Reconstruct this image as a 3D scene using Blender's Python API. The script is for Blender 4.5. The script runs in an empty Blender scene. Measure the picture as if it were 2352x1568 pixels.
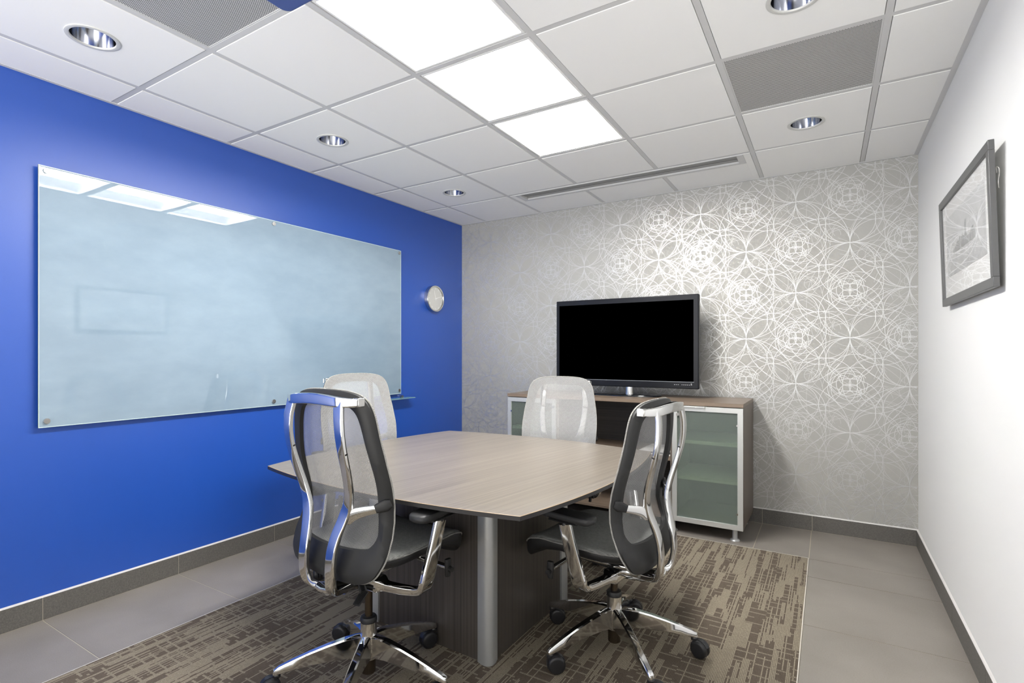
import bpy, math, random
from mathutils import Vector, Matrix
random.seed(7)
SC = bpy.context.scene
COL = SC.collection
PI = math.pi
XL, XR, YB, YF, H = -0.299, 3.350, 3.051, -2.60, 2.542
T = 0.6096
BH, BT = 0.1095, 0.010

# ------------------------------------------------------------------ materials
def lin(c):
    c = c / 255.0
    return c / 12.92 if c <= 0.04045 else ((c + 0.055) / 1.055) ** 2.4
def rgb(r, g, b): return (lin(r), lin(g), lin(b), 1.0)

class NT:
    """tiny node helper"""
    def __init__(s, name):
        s.m = bpy.data.materials.new(name); s.m.use_nodes = True
        s.t = s.m.node_tree; s.t.nodes.clear()
        s.out = s.t.nodes.new('ShaderNodeOutputMaterial')
    def n(s, typ, **kw):
        nd = s.t.nodes.new(typ)
        for k, v in kw.items():
            if k.startswith('i_'):
                key = k[2:].replace('_', ' ')
                s.put(nd.inputs[key], v)
            else: setattr(nd, k, v)
        return nd
    def put(s, sock, v):
        if hasattr(v, 'is_linked') or hasattr(v, 'links'): s.t.links.new(v, sock)
        else: sock.default_value = v
    def math(s, op, a, b=None, c=None, clamp=False):
        nd = s.t.nodes.new('ShaderNodeMath'); nd.operation = op; nd.use_clamp = clamp
        s.put(nd.inputs[0], a)
        if b is not None: s.put(nd.inputs[1], b)
        if c is not None: s.put(nd.inputs[2], c)
        return nd.outputs[0]
    def mix(s, f, a, b):
        nd = s.t.nodes.new('ShaderNodeMix'); nd.data_type = 'RGBA'
        s.put(nd.inputs[0], f); s.put(nd.inputs[6], a); s.put(nd.inputs[7], b)
        return nd.outputs[2]
    def objco(s): return s.n('ShaderNodeTexCoord').outputs['Object']
    def sep(s, v):
        nd = s.t.nodes.new('ShaderNodeSeparateXYZ'); s.put(nd.inputs[0], v); return nd.outputs
    def comb(s, x, y, z):
        nd = s.t.nodes.new('ShaderNodeCombineXYZ')
        for i, v in enumerate((x, y, z)): s.put(nd.inputs[i], v)
        return nd.outputs[0]
    def mapping(s, v, scale=(1, 1, 1), rot=(0, 0, 0), loc=(0, 0, 0)):
        nd = s.t.nodes.new('ShaderNodeMapping'); s.put(nd.inputs['Vector'], v)
        nd.inputs['Scale'].default_value = scale; nd.inputs['Rotation'].default_value = rot
        nd.inputs['Location'].default_value = loc
        return nd.outputs[0]
    def noise(s, v, scale=5, detail=2, rough=0.5):
        nd = s.t.nodes.new('ShaderNodeTexNoise'); s.put(nd.inputs['Vector'], v)
        nd.inputs['Scale'].default_value = scale; nd.inputs['Detail'].default_value = detail
        nd.inputs['Roughness'].default_value = rough
        return nd.outputs['Fac']
    def wn(s, v):
        nd = s.t.nodes.new('ShaderNodeTexWhiteNoise'); nd.noise_dimensions = '3D'
        s.put(nd.inputs['Vector'], v); return nd.outputs['Value']
    def ramp(s, f, stops):
        nd = s.t.nodes.new('ShaderNodeValToRGB'); s.put(nd.inputs[0], f)
        cr = nd.color_ramp
        while len(cr.elements) < len(stops): cr.elements.new(0.5)
        for e, (p, c) in zip(cr.elements, stops): e.position = p; e.color = c
        return nd.outputs[0]
    def bump(s, h, strength=0.2, dist=0.01):
        nd = s.t.nodes.new('ShaderNodeBump'); s.put(nd.inputs['Height'], h)
        nd.inputs['Strength'].default_value = strength; nd.inputs['Distance'].default_value = dist
        return nd.outputs[0]
    def pbr(s, col, rough=0.5, metal=0.0, spec=0.5, normal=None, **kw):
        nd = s.t.nodes.new('ShaderNodeBsdfPrincipled')
        s.put(nd.inputs['Base Color'], col); s.put(nd.inputs['Roughness'], rough)
        s.put(nd.inputs['Metallic'], metal); s.put(nd.inputs['Specular IOR Level'], spec)
        if normal is not None: s.put(nd.inputs['Normal'], normal)
        for k, v in kw.items(): s.put(nd.inputs[k.replace('_', ' ')], v)
        return nd.outputs[0]
    def done(s, sh): s.t.links.new(sh, s.out.inputs[0]); return s.m

def plain(name, col, rough=0.5, metal=0.0, spec=0.5, **kw):
    m = NT(name); return m.done(m.pbr(col, rough, metal, spec, **kw))

M = {}
def mats():
    # painted walls
    def paint(name, col, rough, spec=0.5, bs=0.06):
        m = NT(name); o = m.objco()
        nz = m.noise(o, 260, 2)
        return m.done(m.pbr(col, rough, 0, spec, m.bump(nz, bs, 0.002)))
    M['blue'] = paint('blue_satin_paint', rgb(18, 77, 174), 0.42, 1.0)
    M['white_wall'] = paint('white_paint', rgb(224, 224, 222), 0.6, 0.3)
    M['front_wall'] = paint('off_white_paint', rgb(214, 213, 208), 0.6, 0.3)
    # wallpaper ground: pale metallic fleck
    m = NT('grey_wallpaper'); o = m.objco()
    nz = m.noise(o, 900, 2); n2 = m.noise(o, 230, 2)
    base = m.mix(m.math('MULTIPLY', nz, 1.0), rgb(148, 147, 142), rgb(190, 189, 184))
    M['wallpaper'] = m.done(m.pbr(base, 0.55, 0.12, 0.3, m.bump(n2, 0.04, 0.002)))
    M['wallpaper_line'] = plain('silver_wallpaper_line', rgb(204, 205, 204), 0.42, 0.78, 0.4)
    # ceiling
    m = NT('ceiling_tile_white'); o = m.objco(); nz = m.noise(o, 700, 2)
    M['tile_c'] = m.done(m.pbr(m.mix(nz, rgb(240, 240, 238), rgb(247, 247, 244)), 0.85, 0, 0.2, m.bump(nz, 0.15, 0.001)))
    M['grid'] = plain('ceiling_grid_white', rgb(206, 206, 205), 0.45, 0, 0.3)
    M['void'] = plain('dark_plenum', rgb(40, 40, 40), 0.9)
    # floor tile
    m = NT('grey_floor_tile'); o = m.objco()
    a = m.noise(o, 3.0, 4); b = m.noise(m.mapping(o, (60, 90, 60)), 3, 3)
    f = m.math('ADD', m.math('MULTIPLY', a, 0.6), m.math('MULTIPLY', b, 0.4))
    c = m.ramp(f, [(0.35, rgb(122, 116, 109)), (0.65, rgb(139, 133, 126))])
    sp = m.math('GREATER_THAN', m.noise(o, 420, 1), 0.78)
    c = m.mix(m.math('MULTIPLY', sp, 0.5), c, rgb(185, 180, 170))
    M['floor_tile'] = m.done(m.pbr(c, 0.42, 0, 0.5, m.bump(b, 0.04, 0.002)))
    M['grout'] = plain('pale_grout', rgb(186, 176, 160), 0.85)
    # baseboard tile
    m = NT('dark_grey_baseboard_tile'); o = m.objco()
    b = m.noise(o, 160, 3)
    sp = m.math('GREATER_THAN', m.noise(o, 330, 1), 0.74)
    c = m.mix(m.math('MULTIPLY', sp, 0.45), m.ramp(b, [(0.3, rgb(86, 84, 80)), (0.7, rgb(106, 103, 98))]), rgb(170, 165, 155))
    M['base_tile'] = m.done(m.pbr(c, 0.5, 0, 0.4))
    M['caulk'] = plain('white_caulk', rgb(205, 203, 200), 0.6)
    # carpet
    m = NT('striped_loop_carpet'); o = m.objco(); x, y, z = m.sep(o)
    per = 0.0056
    u = m.math('DIVIDE', x, per)
    ci = m.math('FLOOR', u)
    tri = m.math('ABSOLUTE', m.math('SUBTRACT', m.math('FRACT', u), 0.5))   # 0 centre .. .5 edge
    line = m.math('LESS_THAN', tri, 0.30)
    # blocks, columns of about 8 yarns
    bx = m.math('FLOOR', m.math('DIVIDE', x, 0.0336))
    r1 = m.wn(m.comb(bx, 3.0, 0.0))
    by = m.math('FLOOR', m.math('ADD', m.math('DIVIDE', y, 0.24), m.math('MULTIPLY', r1, 7.0)))
    r2 = m.wn(m.comb(bx, by, 1.0))
    # long runs per yarn
    r3 = m.noise(m.comb(m.math('MULTIPLY', ci, 0.71), m.math('MULTIPLY', y, 1.6), 0.0), 1.0, 1)
    on = m.math('MAXIMUM', m.math('GREATER_THAN', m.math('MULTIPLY_ADD', r2, 0.42, r3), 0.73), m.math('GREATER_THAN', r3, 0.60))
    # cross dashes
    r4 = m.wn(m.comb(bx, 9.0, 2.0))
    yy = m.math('ADD', m.math('DIVIDE', y, 0.047), m.math('MULTIPLY', m.math('FLOOR', m.math('DIVIDE', x, 0.13)), 0.37))
    yi = m.math('FLOOR', yy)
    off = m.math('MULTIPLY', m.wn(m.comb(yi, 5.0, 7.0)), 0.5)
    dash = m.math('LESS_THAN', m.math('ABSOLUTE', m.math('SUBTRACT', m.math('FRACT', yy), m.math('ADD', off, 0.25))), 0.09)
    dr = m.math('GREATER_THAN', m.wn(m.comb(bx, yi, 4.0)), 0.22)
    tuft = m.noise(m.mapping(o, (1, .55, 1)), 330, 3, 0.7)
    lvl = m.math('MAXIMUM', m.math('MAXIMUM', m.math('MULTIPLY', on, 0.92), m.math('MULTIPLY', m.math('MULTIPLY', dash, dr), 0.85)), 0.12)
    soft = m.math('SUBTRACT', 1.0, m.math('MULTIPLY', m.math('POWER', m.math('MULTIPLY', tri, 2.0), 2.5), 1.15), clamp=True)
    lightm = m.math('MULTIPLY', m.math('MULTIPLY', soft, lvl), m.math('MULTIPLY_ADD', tuft, 1.5, 0.30), clamp=True)
    dark = m.mix(tuft, rgb(32, 28, 24), rgb(100, 90, 80))
    mid = m.mix(m.noise(m.mapping(o, (1, 1, 1)), 9, 1), rgb(88, 78, 68), rgb(104, 92, 82))
    dark = m.mix(0.35, dark, mid)
    light = m.mix(tuft, rgb(118, 110, 95), rgb(170, 160, 140))
    c = m.mix(lightm, dark, light)
    hgt = m.math('ADD', m.math('MULTIPLY', tri, -1.0), m.math('MULTIPLY', tuft, 0.6))
    M['carpet'] = m.done(m.pbr(c, 0.95, 0, 0.1, m.bump(hgt, 0.35, 0.003)))
    M['carpet_edge'] = plain('metal_edge_strip', rgb(215, 210, 200), 0.4, 0.3)
    # woods
    def wood(name, dark, light, axis, ang=0.0, rough=0.36, freq=1.0, con=(0.30, 0.72), spec=0.5, coat=0.0):
        m = NT(name); o = m.objco()
        # axis = grain direction ('x','y','z')
        long_, short = 1.2, 95 * freq
        sc = {'x': (long_, short, short), 'y': (short, long_, short), 'z': (short, short, long_)}[axis]
        v = m.mapping(m.mapping(o, (1, 1, 1), (0, 0, ang)), sc)
        a = m.noise(v, 1.0, 3, 0.65)
        sc2 = tuple(k * 0.22 for k in sc)
        b = m.noise(m.mapping(m.mapping(o, (1, 1, 1), (0, 0, ang)), sc2), 1.0, 2)
        f = m.math('ADD', m.math('MULTIPLY', a, 0.7), m.math('MULTIPLY', b, 0.3))
        c = m.ramp(f, [(con[0], dark), (con[1], light)])
        return m.done(m.pbr(c, rough, 0, spec, m.bump(a, 0.05, 0.001), Coat_Weight=coat, Coat_Roughness=0.15))
    M['table_wood'] = wood('taupe_table_laminate', rgb(76, 70, 63), rgb(147, 138, 126), 'y', math.radians(8), 0.30, 2.4, (0.22, 0.80))
    M['table_band'] = wood('taupe_table_edge_band', rgb(80, 74, 67), rgb(146, 138, 128), 'y', math.radians(8), 0.34, 2.4, (0.22, 0.80))
    M['dark_wood'] = wood('dark_wenge_laminate', rgb(50, 46, 43), rgb(96, 89, 82), 'z', 0, 0.45, 2.6)
    M['dark_wood_h'] = wood('dark_wenge_laminate_horizontal', rgb(40, 37, 34), rgb(72, 66, 60), 'x', 0, 0.5, 1.2)
    M['cab_side'] = wood('taupe_cabinet_laminate', rgb(94, 84, 76), rgb(124, 112, 102), 'z', 0, 0.42, 0.8)
    M['cab_top'] = wood('taupe_cabinet_top_laminate', rgb(104, 89, 76), rgb(142, 124, 106), 'x', 0, 0.38, 0.8)
    M['shelf_light'] = wood('pale_cabinet_interior', rgb(176, 168, 150), rgb(200, 192, 176), 'x', 0, 0.5, 0.8)
    M['edge_worn'] = plain('worn_tan_edge', rgb(156, 134, 108), 0.5)
    M['under'] = plain('black_underside_bevel', rgb(38, 36, 36), 0.35)
    # metals
    M['chrome'] = plain('polished_chrome', (0.80, 0.80, 0.79, 1), 0.07, 1.0)
    M['alu'] = plain('satin_aluminium', rgb(200, 202, 202), 0.40, 0.65)
    M['door_alu'] = plain('brushed_aluminium_frame', rgb(204, 205, 202), 0.42, 0.55)
    M['steel'] = plain('brushed_steel', rgb(205, 204, 202), 0.22, 1.0)
    M['gun'] = plain('bronze_gas_column', rgb(92, 82, 70), 0.25, 0.9)
    M['black'] = plain('black_plastic', rgb(30, 30, 31), 0.45)
    M['rim'] = plain('charcoal_plastic_rim', rgb(44, 44, 44), 0.55, 0, 0.35)
    M['rubber'] = plain('black_caster_plastic', rgb(34, 34, 36), 0.4)
    M['pad'] = plain('black_soft_arm_pad', rgb(36, 36, 37), 0.5)
    # mesh fabric, see-through weave
    def weave(name, a, b, per, lo, hi, axis=0):
        m = NT(name); o = m.objco(); x, y, z = m.sep(o)
        p = m.math('DIVIDE', m.math('ADD', x, z), per); q = m.math('DIVIDE', m.math('SUBTRACT', x, z), per)
        if axis: p = m.math('DIVIDE', x, per); q = m.math('DIVIDE', y, per)
        s1 = m.math('SINE', m.math('MULTIPLY', p, 2 * PI)); s2 = m.math('SINE', m.math('MULTIPLY', q, 2 * PI))
        w = m.math('MULTIPLY_ADD', m.math('MAXIMUM', s1, m.math('MULTIPLY', s2, 0.8)), 0.5, 0.5)
        nz = m.noise(o, 90, 2)
        c = m.mix(m.math('MULTIPLY_ADD', w, 0.6, m.math('MULTIPLY', nz, 0.4)), a, b)
        if lo < 1:   # reverse of the cloth: its shade is painted in as darker yarn colours
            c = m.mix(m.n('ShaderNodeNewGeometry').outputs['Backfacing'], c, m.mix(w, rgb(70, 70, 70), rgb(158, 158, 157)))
        sh = m.pbr(c, 0.85, 0.0, 0.12)
        if lo >= 1: return m.done(sh)
        tr = m.n('ShaderNodeBsdfTransparent').outputs[0]
        trn = m.n('ShaderNodeBsdfTranslucent'); m.put(trn.inputs[0], c)
        m1 = m.n('ShaderNodeMixShader'); m.put(m1.inputs[0], 0.25)
        m.t.links.new(sh, m1.inputs[1]); m.t.links.new(trn.outputs[0], m1.inputs[2])
        al = m.math('MULTIPLY_ADD', w, hi - lo, lo, clamp=True)
        mx = m.n('ShaderNodeMixShader'); m.put(mx.inputs[0], al)
        m.t.links.new(tr, mx.inputs[1]); m.t.links.new(m1.outputs[0], mx.inputs[2])
        return m.done(mx.outputs[0])
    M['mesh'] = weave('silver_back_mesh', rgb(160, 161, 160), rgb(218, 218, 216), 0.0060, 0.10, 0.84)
    M['seat_mesh'] = weave('charcoal_seat_mesh', rgb(46, 47, 47), rgb(150, 151, 147), 0.0052, 1, 1, 1)
    M['seat_piping'] = weave('dark_speckled_piping', rgb(36, 36, 37), rgb(150, 149, 145), 0.006, 1, 1)
    M['piping'] = weave('speckled_piping', rgb(60, 60, 60), rgb(190, 188, 182), 0.005, 1, 1)
    # glass
    m = NT('frosted_board_glass'); o = m.objco()
    sm = m.noise(m.mapping(o, (1, 1.2, 2.6), (0.5, 0, 0)), 2.2, 4, 0.62)
    sm2 = m.noise(m.mapping(o, (1, 1, 1)), 1.1, 1)
    c = m.mix(m.ramp(m.math('MULTIPLY_ADD', sm, 0.55, m.math('MULTIPLY', sm2, 0.45)), [(0.38, (0, 0, 0, 1)), (0.66, (1, 1, 1, 1))]), rgb(132, 153, 170), rgb(146, 167, 183))
    M['board'] = m.done(m.pbr(c, 0.5, 0, 0.25, Coat_Weight=1.0, Coat_Roughness=0.012, Coat_IOR=1.72))
    M['glass_edge'] = plain('pale_green_glass_edge', rgb(205, 226, 222), 0.2)
    m = NT('clear_shelf_glass')
    tr = m.n('ShaderNodeBsdfTransparent', i_Color=(0.75, 0.93, 0.90, 1)).outputs[0]
    g = m.pbr(rgb(170, 205, 205), 0.05)
    mx = m.n('ShaderNodeMixShader'); mx.inputs[0].default_value = 0.45
    m.t.links.new(tr, mx.inputs[1]); m.t.links.new(g, mx.inputs[2])
    M['shelf_glass'] = m.done(mx.outputs[0])
    m = NT('frosted_cabinet_glass')
    rf = m.n('ShaderNodeBsdfRefraction', i_Color=rgb(228, 240, 230), i_Roughness=0.25, i_IOR=1.03).outputs[0]
    tr = m.n('ShaderNodeBsdfTransparent', i_Color=rgb(228, 240, 232)).outputs[0]
    g = m.pbr(rgb(150, 158, 152), 0.35)
    m1 = m.n('ShaderNodeMixShader'); m1.inputs[0].default_value = 0.24
    m.t.links.new(rf, m1.inputs[1]); m.t.links.new(tr, m1.inputs[2])
    mx = m.n('ShaderNodeMixShader'); mx.inputs[0].default_value = 0.30
    m.t.links.new(m1.outputs[0], mx.inputs[1]); m.t.links.new(g, mx.inputs[2])
    M['frost'] = m.done(mx.outputs[0])
    m = NT('picture_glass')
    tr = m.n('ShaderNodeBsdfTransparent').outputs[0]
    gl = m.n('ShaderNodeBsdfGlossy', i_Roughness=0.01).outputs[0]
    fc = m.n('ShaderNodeLayerWeight', i_Blend=0.5).outputs['Facing']
    mx = m.n('ShaderNodeMixShader'); m.put(mx.inputs[0], m.math('MULTIPLY_ADD', m.math('POWER', fc, 5.0), 0.9, 0.045))
    m.t.links.new(tr, mx.inputs[1]); m.t.links.new(gl, mx.inputs[2])
    M['pane'] = m.done(mx.outputs[0])
    # lamps
    m = NT('lit_diffuser'); e = m.n('ShaderNodeEmission', i_Color=(1.0, 0.985, 0.955, 1), i_Strength=LAMP)
    M['lens'] = m.done(e.outputs[0])
    M['pan'] = plain('white_enamel', rgb(240, 240, 238), 0.5)
    M['trimring'] = plain('off_white_trim_ring', rgb(206, 206, 202), 0.35)
    M['cone'] = plain('specular_reflector', (0.78, 0.79, 0.82, 1), 0.10, 1.0)
    # perforated vent
    m = NT('perforated_metal'); o = m.objco(); x, y, z = m.sep(o)
    per = 0.0098
    p = m.math('DIVIDE', m.math('ADD', x, y), per); q = m.math('DIVIDE', m.math('SUBTRACT', x, y), per)
    fx = m.math('SUBTRACT', m.math('FRACT', p), 0.5); fy = m.math('SUBTRACT', m.math('FRACT', q), 0.5)
    r = m.math('SQRT', m.math('ADD', m.math('MULTIPLY', fx, fx), m.math('MULTIPLY', fy, fy)))
    hole = m.math('LESS_THAN', r, 0.36)
    M['perf'] = m.done(m.pbr(m.mix(hole, rgb(204, 204, 202), rgb(52, 52, 52)), 0.5))
    M['slot'] = plain('grey_diffuser_metal', rgb(138, 138, 136), 0.5)
    # tv
    M['screen'] = plain('black_screen', (0, 0, 0, 1), 0.6, 0, 0.0)
    M['bezel'] = plain('gloss_black_bezel', rgb(18, 20, 26), 0.3, 0.0, 0.25)
    M['tvglass'] = plain('dark_smoked_base', rgb(14, 18, 24), 0.06, 0, 0.6)
    M['mark'] = plain('pale_print', rgb(190, 192, 195), 0.5)
    M['proj'] = plain('projector_shell_reflected_blue', rgb(66, 84, 142), 0.4)  # grey shell with the blue wall's reflection painted into its colour
    M['paper'] = plain('white_paper', rgb(225, 223, 218), 0.7)
    M['dark_paper'] = plain('dark_cover', rgb(50, 50, 56), 0.5)
    M['pframe'] = plain('graphite_picture_frame', rgb(92, 92, 92), 0.4, 0.3)
    M['mat'] = plain('white_mat_board', rgb(238, 238, 236), 0.8)
    m = NT('hazy_city_photograph'); o = m.objco(); x, y, z = m.sep(o)
    a = m.noise(m.mapping(o, (1, 14, 26)), 1.0, 5, 0.7)
    b = m.noise(m.mapping(o, (1, 5, 9)), 1.0, 2)
    zz = m.math('MULTIPLY_ADD', z, 2.0, 0.30)
    f = m.math('ADD', m.math('MULTIPLY', a, 0.7), m.math('SUBTRACT', m.math('MULTIPLY', b, 0.35), m.math('MULTIPLY', z, -0.9)))
    M['print'] = m.done(m.pbr(m.ramp(f, [(0.15, rgb(112, 114, 116)), (0.48, rgb(165, 166, 167)), (0.85, rgb(214, 215, 215))]), 0.7))
    M['tower'] = plain('grey_towers_in_photograph', rgb(156, 158, 160), 0.7)
    M['tower2'] = plain('pale_towers_in_photograph', rgb(170, 172, 173), 0.7)
    M['clockface'] = plain('pale_clock_face', rgb(206, 206, 202), 0.3)
    M['hand'] = plain('white_clock_marks', rgb(240, 240, 238), 0.4)
    M['white_wire'] = plain('picture_wire', rgb(215, 213, 208), 0.4, 0.4)

# ------------------------------------------------------------------ geometry
class MB:
    def __init__(s): s.v = []; s.f = []; s.mi = []; s.cur = 0
    def add(s, vs, fs):
        b = len(s.v); s.v += [tuple(p) for p in vs]
        for f in fs: s.f.append([b + i for i in f]); s.mi.append(s.cur)
        return s
    def box(s, x0, x1, y0, y1, z0, z1):
        v = [(x, y, z) for z in (z0, z1) for y in (y0, y1) for x in (x0, x1)]
        return s.add(v, [(0, 2, 3, 1), (4, 5, 7, 6), (0, 1, 5, 4), (1, 3, 7, 5), (3, 2, 6, 7), (2, 0, 4, 6)])
    def cyl(s, p0, p1, r0, r1=None, n=20, caps=True):
        return s.tube([p0, p1], [r0, r0 if r1 is None else r1], n, caps)
    def tube(s, pts, radii, n=10, caps=True):
        pts = [Vector(p) for p in pts]
        if not hasattr(radii, '__len__'): radii = [radii] * len(pts)
        ref = None; rings = []
        for i, p in enumerate(pts):
            t = (pts[min(i + 1, len(pts) - 1)] - pts[max(i - 1, 0)]).normalized()
            if ref is None:
                ref = t.orthogonal().normalized()
            ref = (ref - t * ref.dot(t)).normalized(); bi = t.cross(ref)
            rings.append([p + (ref * math.cos(2 * PI * k / n) + bi * math.sin(2 * PI * k / n)) * radii[i] for k in range(n)])
        return s.loft(rings, True, caps)
    def loft(s, rings, closed=True, caps=True, loop=False):
        n = len(rings[0]); vs = [p for r in rings for p in r]; fs = []
        m = len(rings)
        for i in range(m if loop else m - 1):
            j = (i + 1) % m
            for k in range(n if closed else n - 1):
                a, b = k, (k + 1) % n
                fs.append((i * n + a, i * n + b, j * n + b, j * n + a))
        if caps and not loop:
            fs.append(tuple(range(n))[::-1]); fs.append(tuple((m - 1) * n + k for k in range(n)))
        return s.add(vs, fs)
    def sweep(s, pts, w, d, side, n=16, e=3.0, loop=False):
        """superelliptic bar: w across 'side', d along the other normal"""
        pts = [Vector(p) for p in pts]; side = Vector(side)
        if not hasattr(w, '__len__'): w = [w] * len(pts)
        if not hasattr(d, '__len__'): d = [d] * len(pts)
        rings = []
        for i, p in enumerate(pts):
            if loop: t = (pts[(i + 1) % len(pts)] - pts[i - 1]).normalized()
            else: t = (pts[min(i + 1, len(pts) - 1)] - pts[max(i - 1, 0)]).normalized()
            sd = (side - t * side.dot(t)).normalized(); nn = t.cross(sd)
            ring = []
            for k in range(n):
                a = 2 * PI * k / n; c, q = math.cos(a), math.sin(a)
                ring.append(p + sd * (w[i] / 2) * math.copysign(abs(c) ** (2 / e), c) + nn * (d[i] / 2) * math.copysign(abs(q) ** (2 / e), q))
            rings.append(ring)
        return s.loft(rings, True, True, loop)
    def lathe(s, prof, cx=0, cy=0, n=32, cz=0):
        rings = [[(cx + r * math.cos(2 * PI * k / n), cy + r * math.sin(2 * PI * k / n), cz + z) for k in range(n)] for r, z in prof]
        return s.loft(rings, True, False)
    def prism(s, poly, z0, z1):
        n = len(poly)
        v = [(x, y, z0) for x, y in poly] + [(x, y, z1) for x, y in poly]
        fs = [tuple(range(n))[::-1], tuple(range(n, 2 * n))] + [(k, (k + 1) % n, n + (k + 1) % n, n + k) for k in range(n)]
        return s.add(v, fs)
    def xf(s, mat, start=0):
        for i in range(start, len(s.v)): s.v[i] = tuple(mat @ Vector(s.v[i]))
        return s
    def build(s, name, mat, parent=None, smooth=None, bevel=0, seg=2):
        me = bpy.data.meshes.new(name); me.from_pydata(s.v, [], s.f); me.update()
        ms = mat if isinstance(mat, (list, tuple)) else [mat]
        for m in ms: me.materials.append(m)
        if len(ms) > 1: me.polygons.foreach_set('material_index', s.mi)
        me.validate()
        o = bpy.data.objects.new(name, me); COL.objects.link(o)
        if parent: o.parent = parent
        if smooth is not None:
            me.shade_smooth(); me.set_sharp_from_angle(angle=math.radians(smooth))
        if bevel:
            b = o.modifiers.new('bevel', 'BEVEL'); b.width = bevel; b.segments = seg
            b.limit_method = 'ANGLE'; b.angle_limit = math.radians(40); b.harden_normals = False
            if smooth is None:
                me.shade_smooth(); me.set_sharp_from_angle(angle=math.radians(50))
        return o

def thing(name, label, cat, loc=(0, 0, 0), rz=0, group=None):
    o = bpy.data.objects.new(name, None); COL.objects.link(o)
    o.location = loc; o.rotation_euler = (0, 0, rz); o.empty_display_size = 0.1
    o['label'] = label; o['category'] = cat
    if group: o['group'] = group
    return o
def tag(o, label, cat, group=None):
    o['label'] = label; o['category'] = cat
    if group: o['group'] = group
    return o
def struct(o, label=None):
    o['kind'] = 'structure'
    if label: o['label'] = label
    return o
def dup(root, loc, rz, label):
    r = root.copy(); COL.objects.link(r); r.location = loc; r.rotation_euler = (0, 0, rz); r['label'] = label
    for ch in list(root.children):
        c = ch.copy(); COL.objects.link(c); c.parent = r
        for g in list(ch.children):
            d = g.copy(); COL.objects.link(d); d.parent = c
    return r
def interp(x, xs, ys):
    if x <= xs[0]: return ys[0]
    for i in range(1, len(xs)):
        if x <= xs[i]:
            t = (x - xs[i - 1]) / (xs[i] - xs[i - 1]); return ys[i - 1] + t * (ys[i] - ys[i - 1])
    return ys[-1]
def smoothpath(pts, k=4):
    """Catmull-Rom through points of any dimension"""
    P = [tuple(pts[0])] + [tuple(p) for p in pts] + [tuple(pts[-1])]
    out = []
    for i in range(1, len(P) - 2):
        p0, p1, p2, p3 = P[i - 1], P[i], P[i + 1], P[i + 2]
        for j in range(k):
            t = j / k
            out.append(tuple(0.5 * ((2 * b) + (-a + c) * t + (2 * a - 5 * b + 4 * c - d) * t * t + (-a + 3 * b - 3 * c + d) * t ** 3)
                             for a, b, c, d in zip(p0, p1, p2, p3)))
    out.append(tuple(pts[-1]))
    return out

LAMP, WORLD, EXPO = 21.0, 1.15, 1.97
mats()

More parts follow.
